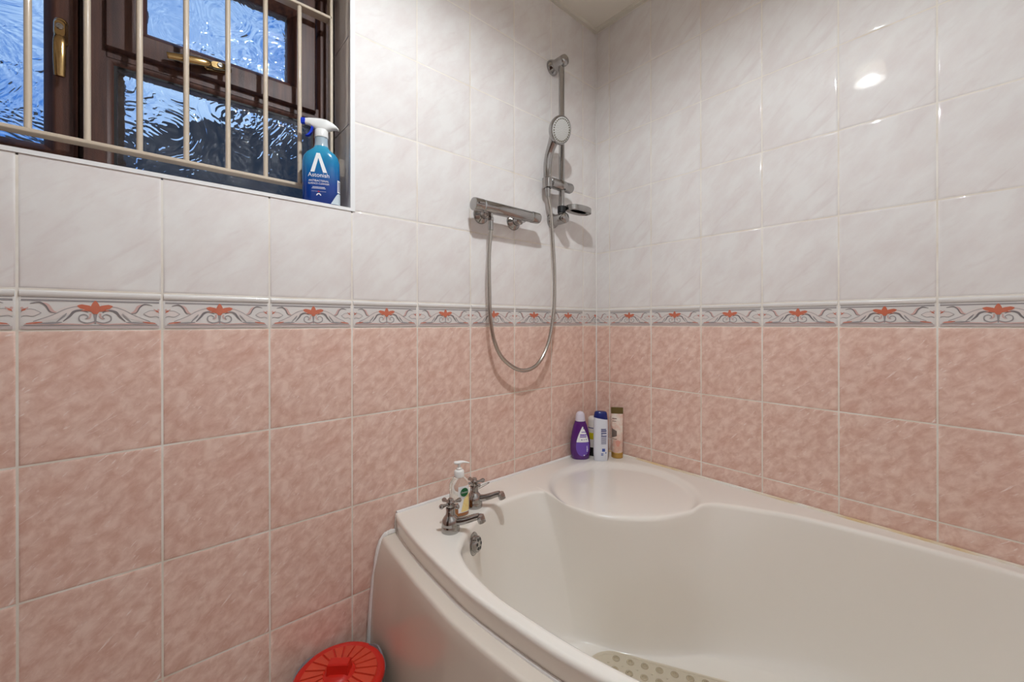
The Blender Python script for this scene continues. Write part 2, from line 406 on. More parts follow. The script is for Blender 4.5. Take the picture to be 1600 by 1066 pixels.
# reveal beside the window: tiles turned into the opening
for (z0, z1) in ((WZ0 + .008, WZ0 + TH), (WZ0 + TH, WZ0 + 2 * TH), (WZ0 + 2 * TH, WZ1)):
    link('reveal_tile', tile_mesh(REV - .006, z1 - z0, M_WHITE, 'reveal_tile'), wall_left, M=T(WX1 - .001, REV, z0) @ RZ(-PI / 2))
    link('reveal_tile', tile_mesh(REV - .006, z1 - z0, M_WHITE, 'reveal_tile'), wall_left, M=T(WX0 + .001, .006, z0) @ RZ(PI / 2))
for k in range(5):
    x = WX0 + k * TW
    link('sill_tile', tile_mesh(TW, REV - .006, M_WHITE, 'sill_tile'), wall_left, M=T(x, .006, WZ0 + .0072) @ RX(-PI / 2))
# white edging strip around the opening
b = MB()
e = .008
b.box((WX0 - e, -.0022, WZ0 - .002), (WX1 + e, .008, WZ0 + .0065)); b.box((WX1 - .0045, -.0022, WZ0 + .0065), (WX1 + e, .008, WZ1 + e))
b.box((WX0 - e, -.0022, WZ0 + .0065), (WX0 + .0045, .008, WZ1 + e)); b.box((WX0 + .0045, -.0022, WZ1 - .0045), (WX1 - .0045, .008, WZ1 + e))
struct(b.build('trim_1', M_EDGE, smooth=0))
# ceiling trims
zt = Z0 + BH + 5 * TH
struct(MB().box((RX0, -.012, zt), (0, GR + .001, CEIL)).build('trim_2', M_TRIM, smooth=0))
struct(MB().box((-.016, RY0, zt + .002), (GR + .001, -.0121, CEIL)).build('trim_3', M_TRIM, smooth=0))
struct(MB().tube([(-.001, -.001, .57), (-.001, -.001, zt)], .0026, 8).build('trim_4', M_SIL))

# ------------------------------------------------------------------ window
win = bpy.data.objects.new('window_1', None); COL.objects.link(win); struct(win)
def rect_frame(name, x0, x1, z0, z1, prof, m, parent):
    """mitred frame: prof = [(inset, y), ...] swept round the rectangle"""
    rings = []
    for cx, cz, sx, sz in ((x0, z0, 1, 1), (x1, z0, -1, 1), (x1, z1, -1, -1), (x0, z1, 1, -1)):
        rings.append([(cx + sx * i, y, cz + sz * i) for i, y in prof])
    b = MB(); n = len(prof); vs = [p for r in rings for p in r]
    fs = [(j * n + i, j * n + (i + 1) % n, ((j + 1) % 4) * n + (i + 1) % n, ((j + 1) % 4) * n + i) for j in range(4) for i in range(n)]
    b.add(vs, fs); return b.build(name, m, parent, 40)
FY = REV + .014
rect_frame('outer_frame', WX0, WX1, WZ0 - .012, WZ1, [(0, .235), (0, FY + .003), (.003, FY), (.036, FY), (.040, FY + .006), (.044, .195), (.044, .235)], M_WOOD, win)
MB().box((-1.6235, FY, WZ0), (-1.5865, .235, WZ1 - .04)).build('mullion', M_WOOD, win)
MB().box((-1.662, .201, WZ0), (-1.560, .236, WZ1 - .04)).build('mullion_back', M_WOOD, win)
MB().box((-1.588, FY, 1.720), (WX1 - .042, .235, 1.752)).build('transom', M_WOOD, win)
SP = lambda wd: [(0, .20), (0, REV + .005), (.004, REV), (wd - .022, REV), (wd - .018, REV + .003), (wd - .002, REV + .022), (wd, REV + .026), (wd, .20)]
cs = rect_frame('casement_sash', WX0 + .046, -1.634, WZ0 + .022, 2.070, SP(.050), M_WOOD, win)
fs_ = rect_frame('fanlight_sash', -1.590, -1.145, 1.736, 2.068, SP(.072), M_WOOD, win)
bead = rect_frame('glazing_bead', -1.588, WX1 - .042, WZ0 + .012, 1.722, [(0, .20), (0, FY + .001), (.006, FY + .003), (.016, FY + .018), (.018, .20)], M_WOOD, win)
for nm, (x0, x1, z0, z1), par in (('pane', (WX0 + .094, -1.682, WZ0 + .070, 2.022), cs), ('pane', (-1.520, -1.215, 1.806, 1.998), fs_), ('pane', (-1.572, WX1 - .058, WZ0 + .028, 1.706), bead)):
    g = MB().box((x0 - .004, REV + .027, z0 - .004), (x1 + .004, REV + .032, z1 + .004)).build('pane', M_GLASS, par, smooth=0)
    rect_frame('gasket', x0 - .004, x1 + .004, z0 - .004, z1 + .004, [(0, REV + .026), (.005, REV + .0262), (.005, REV + .0268), (0, REV + .0268)], M_SEAL, par)
def handle_mesh(parent, M):
    """pivot at the origin on the sash face, grip running towards -z, standing off towards -y"""
    cap = lambda w_, h_, n_=28: [(w_ * math.cos(t), (h_ - w_) * (1 if math.sin(t) > 0 else -1) + w_ * math.sin(t)) for t in [2 * PI * (i + .5) / n_ for i in range(n_)]]
    h = MB().loft([[(x, y, z) for x, z in cap(w_, h_)] for y, w_, h_ in ((0, .0105, .030), (-.006, .0105, .030), (-.009, .008, .027))], M).build('handle', M_BRASS, parent, 40)
    MB().loft([[(x, y, z + .001) for x, z in cap(w_, h_)] for y, w_, h_ in ((-.006, .0095, .0185), (-.017, .0098, .019), (-.0205, .0075, .016))], M).build('lever_boss', M_BRASS, None, 40).parent = h
    path = crom([(0, -.012, -.010), (0, -.017, -.018), (0, -.0205, -.030), (0, -.022, -.055), (0, -.021, -.085), (0, -.0205, -.101)], 6); K = len(path) - 1
    rad = [.0085 + .0015 * math.sin(PI * min(1, j / K * 1.1)) for j in range(K + 1)]; rad[-1] = .0075
    MB().tube(path, rad, 16, M, flat=.55, up=(0, -1, 0)).build('lever', M_BRASS, None, 50).parent = h
    MB().lathe([(.0062, 0), (.0062, .0035), (.005, .0045), (.0028, .0045), (.0028, .003), (0, .003)], 16, M @ T(0, -.0190, .004) @ RX(PI / 2)).build('lock_barrel', M_SATIN, None, 40).parent = h
    return h
handle_mesh(cs, T(-1.655, REV, 1.733))
handle_mesh(fs_, T(-1.383, REV, 1.768) @ RY(math.radians(80)))
struct(MB().loft([[(-5., y, -.1), (6., y, -.1), (6., y, 1.4), (.7, y, 3.75), (-5., y, 1.25)] for y in (3.4, 3.7)]).build('wall_outside', M_RENDER, smooth=0))

# security grille in the reveal
gr = thing('window_grille', 'cream painted metal security grille of upright bars across the window', 'grille', ((WX0 + WX1) / 2, .11, WZ0))
gx = lambda x: x - (WX0 + WX1) / 2
gz = lambda z: z - WZ0
def fbar(name, lo, hi):
    (a, b_, c), (d, e_, f) = lo, hi; q = .0015
    B = MB()
    if d - a > f - c: B.loft([[(x, b_ + q, c), (x, e_ - q, c), (x, e_, c + q), (x, e_, f - q), (x, e_ - q, f), (x, b_ + q, f), (x, b_, f - q), (x, b_, c + q)] for x in (a, d)])
    else: B.loft([[(a + q, b_, z), (d - q, b_, z), (d, b_ + q, z), (d, e_ - q, z), (d - q, e_, z), (a + q, e_, z), (a, e_ - q, z), (a, b_ + q, z)] for z in (c, f)])
    B.build(name, M_BAR, gr)
GX1 = -1.1165; GX0 = WX0 + .022
for z in (1.4935, 1.997, WZ1 - .020): fbar('rail', (gx(GX0), -.015, gz(z)), (gx(GX1), .015, gz(z + .008)))
for x in (GX0, GX1): fbar('post', (gx(x) - .004, -.015, gz(1.4935)), (gx(x) + .004, .015, gz(WZ1 - .012)))
x = -1.200
while x > GX0 + .04:
    MB().tube([(gx(x), -.006, gz(1.500)), (gx(x), -.006, gz(1.998))], .0058, 12).build('bar', M_BAR, gr); x -= .0826
for x in (GX0, GX1): fbar('fixing_strip', (gx(x) + (.004 if x == GX1 else -.016), -.004, gz(1.55)), (gx(x) + (.0215 if x == GX1 else -.004), .004, gz(1.60)))

# ------------------------------------------------------------------ bath
RIM = .550
inner = [(-.524, -.193), (-.573, -.166), (-.657, -.157), (-.749, -.170), (-.855, -.225), (-.918, -.280), (-.943, -.326), (-.959, -.389), (-.967, -.483), (-.960, -.579), (-.950, -.659), (-.933, -.748),
         (-.895, -.88), (-.835, -1.03), (-.745, -1.17), (-.62, -1.30), (-.45, -1.40), (-.28, -1.44), (-.145, -1.40), (-.07, -1.30), (-.05, -1.186), (-.056, -1.09), (-.066, -.99), (-.083, -.874), (-.105, -.785), (-.143, -.699), (-.172, -.640), (-.212, -.592),
         (-.303, -.556), (-.382, -.520), (-.452, -.460), (-.505, -.388), (-.524, -.312), (-.529, -.246)]
outer_front = [(-.964, -.002), (-.978, -.036), (-.999, -.192), (-1.010, -.374), (-1.010, -.448), (-1.003, -.541), (-.990, -.655), (-.975, -.731), (-.94, -.88), (-.88, -1.04), (-.785, -1.20), (-.65, -1.35), (-.47, -1.46), (-.30, -1.515), (-.15, -1.535), (-.002, -1.54)]
CX, CY_ = -.60, -.72
def polar(poly):
    L = [(math.atan2(y - CY_, x - CX), math.hypot(x - CX, y - CY_)) for x, y, *_ in poly]; return L
def rad_at(poly, a):
    """distance from the bath centre to the closed polyline in direction a"""
    d = Vector((math.cos(a), math.sin(a))); best = None; n = len(poly)
    for i in range(n):
        p = Vector(poly[i][:2]) - Vector((CX, CY_)); q = Vector(poly[(i + 1) % n][:2]) - Vector((CX, CY_)); e_ = q - p
        den = d.x * e_.y - d.y * e_.x
        if abs(den) < 1e-12: continue
        t = (p.x * e_.y - p.y * e_.x) / den; s = (p.x * d.y - p.y * d.x) / den
        if t > 0 and -1e-6 <= s <= 1 + 1e-6 and (best is None or t > best): best = t
    return best
innerC = [tuple(p[:2]) for p in crom([(x, y, 0) for x, y in inner], 6, True)]
of = [tuple(p[:2]) for p in crom([(x, y, 0) for x, y in outer_front], 6)]
outerC = of + [(-.002, -.002)]
NA = 480
angs = [2 * PI * i / NA for i in range(NA)]
for cpt in ((-.002, -.002), (-.964, -.002), (-.002, -1.54)):
    a = math.atan2(cpt[1] - CY_, cpt[0] - CX) % (2 * PI)
    k = min(range(NA), key=lambda i: abs(angs[i] - a)); angs[k] = a
da = math.atan2(-.875, .484)
bcx, bcy = -.53, -.775
bu, bv = Vector((math.cos(da), math.sin(da))), Vector((-math.sin(da), math.cos(da)))
botC = [(bcx + bu.x * x + bv.x * y, bcy + bu.y * x + bv.y * y) for x, y, _ in sellipse(.455, .262, 2.6, 120)]
def r_bot(a): return rad_at(botC, a)
SEAT_C, SEAT_R, SEAT_D = Vector((-.305, -.335)), .240, .013
def sstep(t): t = max(0, min(1, t)); return t * t * (3 - 2 * t)
def seat(x, y): return SEAT_D * sstep((SEAT_R + .012 - (Vector((x, y)) - SEAT_C).length) / .030)
ZB = .155
rin = [rad_at(innerC, a) for a in angs]
def gauss(src, sg):
    out_ = []; K_ = int(3 * sg)
    for i in range(NA):
        tot = ws = 0
        for k in range(-K_, K_ + 1): g_w = math.exp(-.5 * (k / sg) ** 2); tot += g_w * src[(i + k) % NA]; ws += g_w
        out_.append(tot / ws)
    return out_
lowC = [(-.573, -.205), (-.657, -.172)] + inner[3:24] + [(-.112, -.80), (-.155, -.735), (-.215, -.668), (-.295, -.602), (-.380, -.535), (-.455, -.463), (-.508, -.39), (-.540, -.31), (-.555, -.25)]
lowC = [tuple(p_[:2]) for p_ in crom([(x, y, 0) for x, y in lowC], 6, True)]
rlow = gauss([min(rad_at(lowC, a), rin[k] + .002) for k, a in enumerate(angs)], 7)
rsm2 = gauss(rlow, 14)
rbot = gauss([min(r_bot(a), rlow[k] - .035) for k, a in enumerate(angs)], 5); rou = [rad_at(outerC, a) for a in angs]
cols = []
for i, a in enumerate(angs):
    ca, sa = math.cos(a), math.sin(a); ri, ro = rin[i], rou[i]; col = []
    px, py = CX + ca * ro, CY_ + sa * ro
    onwall = px > -.004 or py > -.004
    P2 = lambda r, z: (CX + ca * r, CY_ + sa * r, z)
    def rimz(r, z): return P2(r, z - seat(CX + ca * r, CY_ + sa * r))
    if onwall: col += [P2(ro, RIM - .06), P2(ro, RIM - .04), P2(ro, RIM - .02)] + [P2(ro, RIM - .003)] + [P2(ro - .001, RIM)] * 1 + [P2(ro - .002, RIM)] * 4
    else:
        q = .010
        col += [P2(ro - .009, RIM - .058), P2(ro - .006, RIM - .044), P2(ro - .0015, RIM - .020)]
        col += [P2(ro - q + q * math.cos(t), RIM - q + q * math.sin(t)) for t in (-.5, -.1, .3, .7, 1.1, PI / 2)]
    r0, r1 = col[-1], ri + .014; rs = math.hypot(r0[0] - CX, r0[1] - CY_)
    K = 30
    for j in range(1, K + 1):
        r = rs + (r1 - rs) * j / K; col.append(rimz(r, RIM))
    zt_ = seat(CX + ca * r1, CY_ + sa * r1)
    q = .014
    for t in (.25, .5, .75, 1.0):
        ang = t * PI / 2 * .92; col.append(P2(ri + q - q * math.sin(ang), RIM - zt_ - q + q * math.cos(ang)))
    xs, zs = math.hypot(col[-1][0] - CX, col[-1][1] - CY_), col[-1][2]
    rb = rbot[i]
    D = rsm2[i] - rb; p0, p1, p2, p3 = (xs, zs), (rlow[i] - .10 * D - .004, zs - .50 * (zs - ZB)), (max(rsm2[i] - .34 * D, rb + .012), ZB), (rb, ZB)
    for j in range(1, 25):
        t = j / 24; u = 1 - t
        col.append(P2(u**3 * p0[0] + 3*u*u*t * p1[0] + 3*u*t*t * p2[0] + t**3 * p3[0], u**3 * p0[1] + 3*u*u*t * p1[1] + 3*u*t*t * p2[1] + t**3 * p3[1]))
    for j in range(1, 5): col.append(P2(rb * (1 - j / 5), ZB - .002 * j / 5))
    cols.append(col)
nr = len(cols[0]); assert all(len(c) == nr for c in cols)
vs = [p for c in cols for p in c]; fs = []
for i in range(NA):
    k = (i + 1) % NA
    for j in range(nr - 1): fs.append((i * nr + j, k * nr + j, k * nr + j + 1, i * nr + j + 1))
vs.append((CX, CY_, ZB - .002)); fs += [(i * nr + nr - 1, ((i + 1) % NA) * nr + nr - 1, len(vs) - 1) for i in range(NA)]
BO = Vector((-.5, -.75, 0))
bath = thing('bathtub', 'cream acrylic corner bath with moulded seat and curved front panel', 'bathtub', BO)
TB = T(*(-BO))
shell = MB().add(vs, fs, TB).build('shell', M_ACRYL, bath, 70)
# curved front panel with a ledge under the rim
n = len(of); prof = [(-.024, .4955), (-.005, .4970), (.024, .4965), (.0295, .4955), (.0330, .4925), (.0350, .4870), (.038, .460), (.042, .405), (.047, .345), (.052, .270), (.055, .190), (.058, .090), (.060, .003)]
prof_in = [(.050, .003), (.045, .20), (.038, .36), (.028, .455), (.018, .484), (-.024, .486)]
rings = []
for j, (x, y) in enumerate(of):
    t = Vector(of[min(j + 1, n - 1)]) - Vector(of[max(j - 1, 0)]); t.normalize(); nrm = Vector((t.y, -t.x))
    if nrm.dot(Vector((x - CX, y - CY_))) < 0: nrm = -nrm
    if j < 8: nrm = nrm.lerp(Vector((-1, 0)), 1 - j / 8).normalized()
    if j > n - 9: nrm = nrm.lerp(Vector((0, -1)), (j - n + 9) / 8).normalized()
    ys = -.002 if j == 0 else None
    ex = .024 * max(0, 1 + y / .17)
    rings.append([(x + nrm.x * o_ - ex * max(0, min(1, (.52 - z) / .1)) * (o_ > .01), (ys if ys is not None else min(-.002, max(y + nrm.y * o_, RY0 + .002))), z) for o_, z in prof + prof_in])
MB().loft(rings, TB).build('front_panel', M_PANEL, bath, 40)
# sealant
pl = [(-.965, -.0062, RIM), (-.75, -.0062, RIM + .001), (-.4, -.0062, RIM), (-.008, -.0062, RIM)]
MB().tube(crom(pl, 6), .0055, 8, TB).build('silicone_bead', M_SIL, bath)
MB().tube(crom([(-.0062, -.01, RIM), (-.0062, -.5, RIM), (-.0062, -1.0, RIM), (-.0062, -1.53, RIM)], 8), .0055, 8, TB).build('silicone_bead', M_SILY, bath)
pp = [(-.966, -.0085, .548), (-.967, -.0085, .522), (-.968, -.0085, .501), (-.986, -.0085, .5005), (-1.006, -.0085, .495), (-1.023, -.0085, .46), (-1.036, -.0085, .38), (-1.045, -.0085, .29), (-1.050, -.0085, .20), (-1.053, -.0085, .10), (-1.055, -.0085, .012)]
rr = [.0045, .006, .0075, .0075, .007, .007, .0072, .0074, .0075, .0075, .0075]
PPc = crom(pp, 6); rad = []
for j in range(len(PPc)):
    s = j / (len(PPc) - 1) * (len(rr) - 1); i = min(int(s), len(rr) - 2); rad.append((rr[i] + (rr[i + 1] - rr[i]) * (s - i)) * random.uniform(.86, 1.08))
MB().tube(PPc, rad, 8, TB).build('silicone_bead', M_SIL, bath)
lg = []
for j in range(2, n - 2):
    c = rings[j][1]; lg.append((c[0], c[1], .4975))
MB().tube(lg, .0042, 8, TB).build('silicone_bead', M_SIL, bath)
# overflow
def bath_wall(a, z):
    i = min(range(NA), key=lambda k: abs((angs[k] - a + PI) % (2 * PI) - PI)); c = cols[i]
    for j in range(20, nr - 1):
        if c[j][2] >= z >= c[j + 1][2] and c[j][2] > c[j + 1][2]:
            t = (c[j][2] - z) / (c[j][2] - c[j + 1][2]); return Vector(c[j]).lerp(Vector(c[j + 1]), t)
best = None
for k in range(200):
    a = .55 * PI + k / 200 * .4 * PI
    for z in [.44 + .004 * q for q in range(25)]:
        p = bath_wall(a, z)
        if p is None: continue
        d = p - CAM; dep = d.dot(Fw); e_ = math.hypot(800 + FPX * d.dot(Rt) / dep - 741, CYP - FPX * d.dot(Up) / dep - 849)
        if best is None or e_ < best[0]: best = (e_, p, a, z)
_, OP, OA, OZ = best
pa, pb, pc = bath_wall(OA - .06, OZ), bath_wall(OA + .06, OZ), bath_wall(OA, OZ - .03)
onr = (pb - pa).cross(pc - OP).normalized()
if onr.dot(Vector((CX, CY_, OZ)) - OP) < 0: onr = -onr
Mo = TB @ T(*OP) @ Vector((0, 0, 1)).rotation_difference(onr).to_matrix().to_4x4()
ov = MB().lathe([(.030, -.004), (.030, .001), (.0285, .0028), (.0225, .0032), (.0215, .004), (.0205, .014), (.018, .0165), (.004, .0172), (0, .0172)], 32, Mo).build('overflow_cover', M_SATIN, bath, 40)
for k in range(6):
    a = k * PI / 3 + .3
    MB().lathe([(.0042, .0155), (.0042, .0174), (0, .0174)], 12, Mo @ T(.0125 * math.cos(a), .0125 * math.sin(a), 0), sx=1, sy=1).build('overflow_hole', M_BLACK, None).parent = ov
ov.children

# ------------------------------------------------------------------ taps
def make_tap(label, px, py, rot_cross):
    p = on(px, py, 2, RIM)
    t = thing('bath_tap', label, 'tap', (p.x, p.y, RIM), math.atan2(-.775, .63), 'taps on the bath rim')
    b = MB().lathe([(.0245, 0), (.0250, .002), (.0248, .013), (.0240, .0155), (.0235, .018), (.0240, .022), (.0228, .030), (.0190, .037), (.0145, .042), (.0128, .047), (.0124, .056), (.0128, .0615), (.0122, .063), (.0085, .0635), (.0085, .067)], 28)
    b.build('body', M_CHROME, t, 40)
    path = [(.010, 0, .026), (.030, 0, .0285), (.050, 0, .035), (.068, 0, .042), (.080, 0, .0455)]
    P = crom(path, 5); b = MB().tube(P, [.0130 - .0040 * (j / (len(P) - 1)) ** .6 for j in range(len(P))], 16, flat=.9)
    b.build('spout', M_CHROME, t, 50)
    MB().lathe([(.0092, -.016), (.0106, -.0155), (.0114, -.004), (.0106, .003), (.006, .006), (0, .0065)], 10, T(.083, 0, .0445) @ RY(-.35)).build('spout_end', M_CHROME, t, 30)
    h = MB().lathe([(.0095, .0655), (.0102, .069), (.0105, .078), (.0095, .0805), (.0082, .082), (.008, .0855), (.006, .0875), (0, .088)], 20).build('cross_handle', M_CHROME, t, 40)
    for k in range(4):
        a = rot_cross + k * PI / 2; M = T(0, 0, .0742) @ RZ(a) @ RY(PI / 2)
        MB().lathe([(.0045, .006), (.0034, .014), (.0042, .021), (.0064, .028), (.0066, .031), (.0045, .0345), (0, .0355)], 14, M).build('spoke', M_CHROME, h, 50)
    return t
make_tap('chrome cross-head bath tap at the front, nearest the overflow', 704, 829.5, .95)
make_tap('chrome cross-head bath tap at the back, behind the soap dispenser', 741, 791.5, .72)
pc_ = on(744, 777, 2, RIM)
ch = thing('plug_chain', 'thin wire loop of a plug chain behind the back tap', 'chain', (pc_.x, pc_.y + .012, RIM + .004))
loop = [(.028 + .030 * math.cos(t), .004 + .005 * math.sin(t) - .01 * math.cos(t), .016 + .011 * math.cos(t)) for t in [2 * PI * i / 28 for i in range(28)]]
MB().tube(loop, .0011, 8, closed=True).build('wire_loop', M_CHROME, ch)
MB().tube([(0, .008, -.004), (0, .009, .004), (.002, .009, .010)], .0022, 10).build('anchor', M_CHROME, ch)

# ------------------------------------------------------------------ shower valve, hose, rail, handset, soap dish
VX, VY, VZ = -.572, -.058, 1.502
v = thing('shower_valve', 'chrome thermostatic shower bar valve mounted on the white tiles', 'shower valve', (VX, 0, VZ - .02))
Mv = T(0, VY, .02) @ RY(PI / 2)
MB().lathe([(.0195, -.108), (.0205, -.106), (.0205, .102), (.0195, .104)], 32, Mv).build('valve_body', M_CHROME, v, 40)
MB().lathe([(.0185, -.113), (.0185, -.107)], 28, Mv).build('joint_ring', M_GREYPL, v)
MB().lathe([(.0185, .103), (.0185, .108)], 28, Mv).build('joint_ring', M_GREYPL, v)
MB().lathe([(.016, -.152), (.0205, -.150), (.0218, -.146), (.0218, -.114), (.0195, -.1125)], 28, Mv).build('flow_knob', M_CHROME, v, 40)
kn = MB().box((-.144, -.006, -.004), (-.120, .006, .0), T(0, VY - .0215, .022)).build('knob_grip', M_CHROME, v, 20)
MB().lathe([(.0195, .1075), (.0205, .110), (.0205, .142), (.019, .146), (.008, .147), (0, .147)], 28, Mv).build('temperature_knob', M_CHROME, v, 40)
for x in (-.078, .072):
    fl = MB().lathe([(.0315, 0), (.0315, .003), (.029, .008), (.020, .012), (.0165, .016), (.0165, .040), (.013, .044), (.013, .058)], 28, T(x, 0, .006) @ RX(PI / 2)).build('wall_flange', M_CHROME, v, 40)
MB().lathe([(.0095, -.030), (.0105, -.029), (.0105, -.020), (.008, -.018), (.008, .0)], 6, T(-.078, VY, .005)).build('outlet_nut', M_CHROME, v, 20)
MB().box((-.0085, -.0003, -.0018), (.0085, .0003, .0018), T(.012, VY - .0205, .024)).build('engraved_mark', M_SATIN, v, 0)

hp = [(VX - .078, VY, 1.4565), (VX - .078, VY, 1.43)]
for px, py, yy in ((764, 400, -.056), (764.5, 450, -.055), (766, 495, -.054), (773, 535, -.052), (788, 563, -.05), (815, 579, -.048), (840, 569, -.047), (857, 535, -.047), (865, 485, -.047), (866.5, 430, -.047), (864, 380, -.047), (861, 335, -.047)):
    hp.append(tuple(on(px, py, 1, yy)))
HB = Vector((-.363, -.046, 1.640))
hp.append((HB.x, HB.y, HB.z - .035)); hp.append((HB.x, HB.y, HB.z - .008))
hose = tag(None or bpy.data.objects.new('shower_hose', None), 'flexible steel shower hose hanging in a loop below the valve', 'hose'); COL.objects.link(hose)
hose.location = hp[0]
Hm = T(*[-q for q in hp[0]])
HC = crom(hp, 24); acc = 0; P = [HC[0]]; step = .0022
for a, b_ in zip(HC, HC[1:]):
    d = (b_ - a).length; t = step - acc
    while t <= d: P.append(a.lerp(b_, t / d)); t += step
    acc = d - (t - step)
MB().tube(P, [.0072 if j % 2 else .0062 for j in range(len(P))], 10, Hm).build('corrugated_hose', M_HOSE, hose, 60)
MB().tube([P[0], P[14]], .0088, 14, Hm).build('end_ferrule', M_CHROME, hose)
MB().tube([P[-16], P[-1]], [.008, .0095], 14, Hm).build('end_ferrule', M_CHROME, hose)

RLX, RLY, ZT_, ZL_ = -.289, -.052, 2.147, 1.526
r = thing('shower_rail', 'vertical chrome shower riser rail with two wall brackets in the corner', 'shower rail', (RLX, 0, ZL_))
MB().tube([(0, RLY, -.004), (0, RLY, ZT_ - ZL_ + .004)], .0112, 20).build('rail', M_CHROME, r)
for z in (0, ZT_ - ZL_):
    MB().lathe([(.031, .0005), (.031, .004), (.028, .012), (.0235, .020), (.0215, .028), (.0215, .066), (.019, .075), (.011, .080), (0, .081)], 28, T(0, 0, z) @ RX(PI / 2)).build('wall_bracket', M_CHROME, r, 50)
sl = MB().lathe([(.017, -.066), (.020, -.064), (.020, -.012), (.0215, -.010), (.0215, .012), (.020, .014), (.020, .050), (.017, .056), (.008, .058), (0, .058)], 28, T(0, RLY, 1.655 - ZL_) @ RY(PI / 2)).build('slider', M_SATIN, r, 40)
MB().lathe([(.0135, -.020), (.020, -.018), (.0215, .016), (.0165, .020), (.0135, -.020)], 24, T(HB.x - RLX, HB.y, 1.652 - ZL_)).build('handset_cradle', M_CHROME, r, 40)

h = thing('shower_handset', 'chrome handheld shower head with pale round spray plate', 'shower head', (HB.x, HB.y, HB.z))
HZ = Vector((-.002, -.066, .192))        # centre of the head relative to the cradle
path = [(0, 0, -.008), (0, .002, .04), (0, .001, .08), (0, -.008, .120), (0, -.026, .155), (0, -.040, .178)]
P = crom(path, 6); L = len(P) - 1
MB().tube(P, [.0125 + .003 * min(1, j / L * 2.2) + .008 * max(0, (j / L - .6) / .4) ** 1.5 for j in range(L + 1)], 18).build('handle', M_CHROME, h, 60)
nv = Vector((-.04, -.93, -.30)).normalized()
Mh = T(*HZ) @ Vector((0, 0, 1)).rotation_difference(nv).to_matrix().to_4x4()
MB().lathe([(0, -.030), (.020, -.029), (.036, -.022), (.047, -.010), (.0508, .0), (.0508, .006), (.049, .009), (.0455, .010), (.0448, .0082), (0, .0082)], 40, Mh).build('head_shell', M_CHROME, h, 40)
fp = MB().lathe([(.0445, .008), (.0445, .0095), (.043, .0102), (.028, .0108), (.0, .0112)], 40, Mh).build('spray_plate', M_PEARL, h, 40)
noz = MB().lathe([(.0030, 0), (.0027, .0014), (.0016, .0020), (0, .0020)], 8).mesh('nozzle', M_KHAKI)
for k in range(28):
    a = 2 * PI * k / 28; link('nozzle', noz, fp, M=Mh @ T(.0385 * math.cos(a), .0385 * math.sin(a), .0098))
noz2 = MB().lathe([(.0014, 0), (.0012, .001), (0, .0012)], 6).mesh('nozzle', M_GREYPL)
for R_, n_ in ((.030, 24), (.024, 18), (.018, 14), (.012, 9), (.006, 5)):
    for k in range(n_):
        a = 2 * PI * k / n_ + R_ * 40; link('nozzle', noz2, fp, M=Mh @ T(R_ * math.cos(a), R_ * math.sin(a), .0105))

d = thing('soap_dish', 'oval chrome soap dish clipped low on the shower rail', 'soap dish', (RLX, RLY, 1.560))
MB().lathe([(.0116, -.012), (.0165, -.0115), (.0165, .0135), (.0116, .014), (.0116, -.012)], 20, I4).build('clip', M_BLACK, d, 40)
def dish_ring(o_, z, sc=1.): return sellipse(.066 - o_, .036 - o_, 2.2, 44, z, .080, -.020)
MB().loft([dish_ring(0, .001), dish_ring(0, .019), dish_ring(.002, .0205), dish_ring(.0045, .0195), dish_ring(.005, .003), dish_ring(.003, -.0005), dish_ring(0, .001)], cap=False).build('rim', M_SATIN, d, 40)
MB().loft([dish_ring(.004, .003), dish_ring(.004, .0045), dish_ring(.02, .0030)]).build('tray', M_GREYPL, d)
for k in range(3): MB().box((.045 + k * .03, -.040, .0046), (.050 + k * .03, 0, .0075)).build('drain_rib', M_GREYPL, d, 0)
MB().box((.0168, -.022, -.001), (.026, -.002, .019)).build('arm', M_SATIN, d, 0)

# ------------------------------------------------------------------ ceiling lamp (above the frame)
LX, LY, LZ = -1.10, -.78, 2.285
M_SHADE = mat('opal_shade', (240, 236, 230), rough=.5)
_nt = M_SHADE.node_tree; _tr = N(_nt, 'ShaderNodeBsdfTranslucent'); _tr.inputs[0].default_value = lin((255, 248, 236))
_mx = N(_nt, 'ShaderNodeMixShader'); _mx.inputs[0].default_value = .3
_nt.links.new(_nt.nodes['P'].outputs[0], _mx.inputs[1]); _nt.links.new(_tr.outputs[0], _mx.inputs[2]); _nt.links.new(_mx.outputs[0], _nt.nodes['Material Output'].inputs[0])
lp = thing('ceiling_lamp', 'small round ceiling lamp with an open shade, just above the frame', 'lamp', (LX, LY, CEIL))
def z_(z): return z - CEIL
MB().lathe([(.050, z_(CEIL - .0005)), (.050, z_(CEIL - .012)), (.046, z_(CEIL - .018)), (.010, z_(CEIL - .020)), (.010, z_(2.375)), (.0, z_(2.375))], 28).build('ceiling_rose', M_SATIN, lp, 40)
MB().lathe([(.010, z_(2.376)), (.045, z_(2.366)), (.066, z_(2.34)), (.072, z_(2.30)), (.072, z_(2.272)), (.070, z_(2.272)), (.070, z_(2.30)), (.064, z_(2.338)), (.044, z_(2.363)), (.0, z_(2.372))], 36).build('shade', M_SHADE, lp, 40)
M_BULB = mat('glowing_bulb', (255, 240, 225), rough=.5, emit=(238, 248, 255), es=LAMP_STRENGTH)
MB().sphere((0, 0, z_(LZ)), .030, n=24, sz=.42).build('bulb', M_BULB, lp, 60)

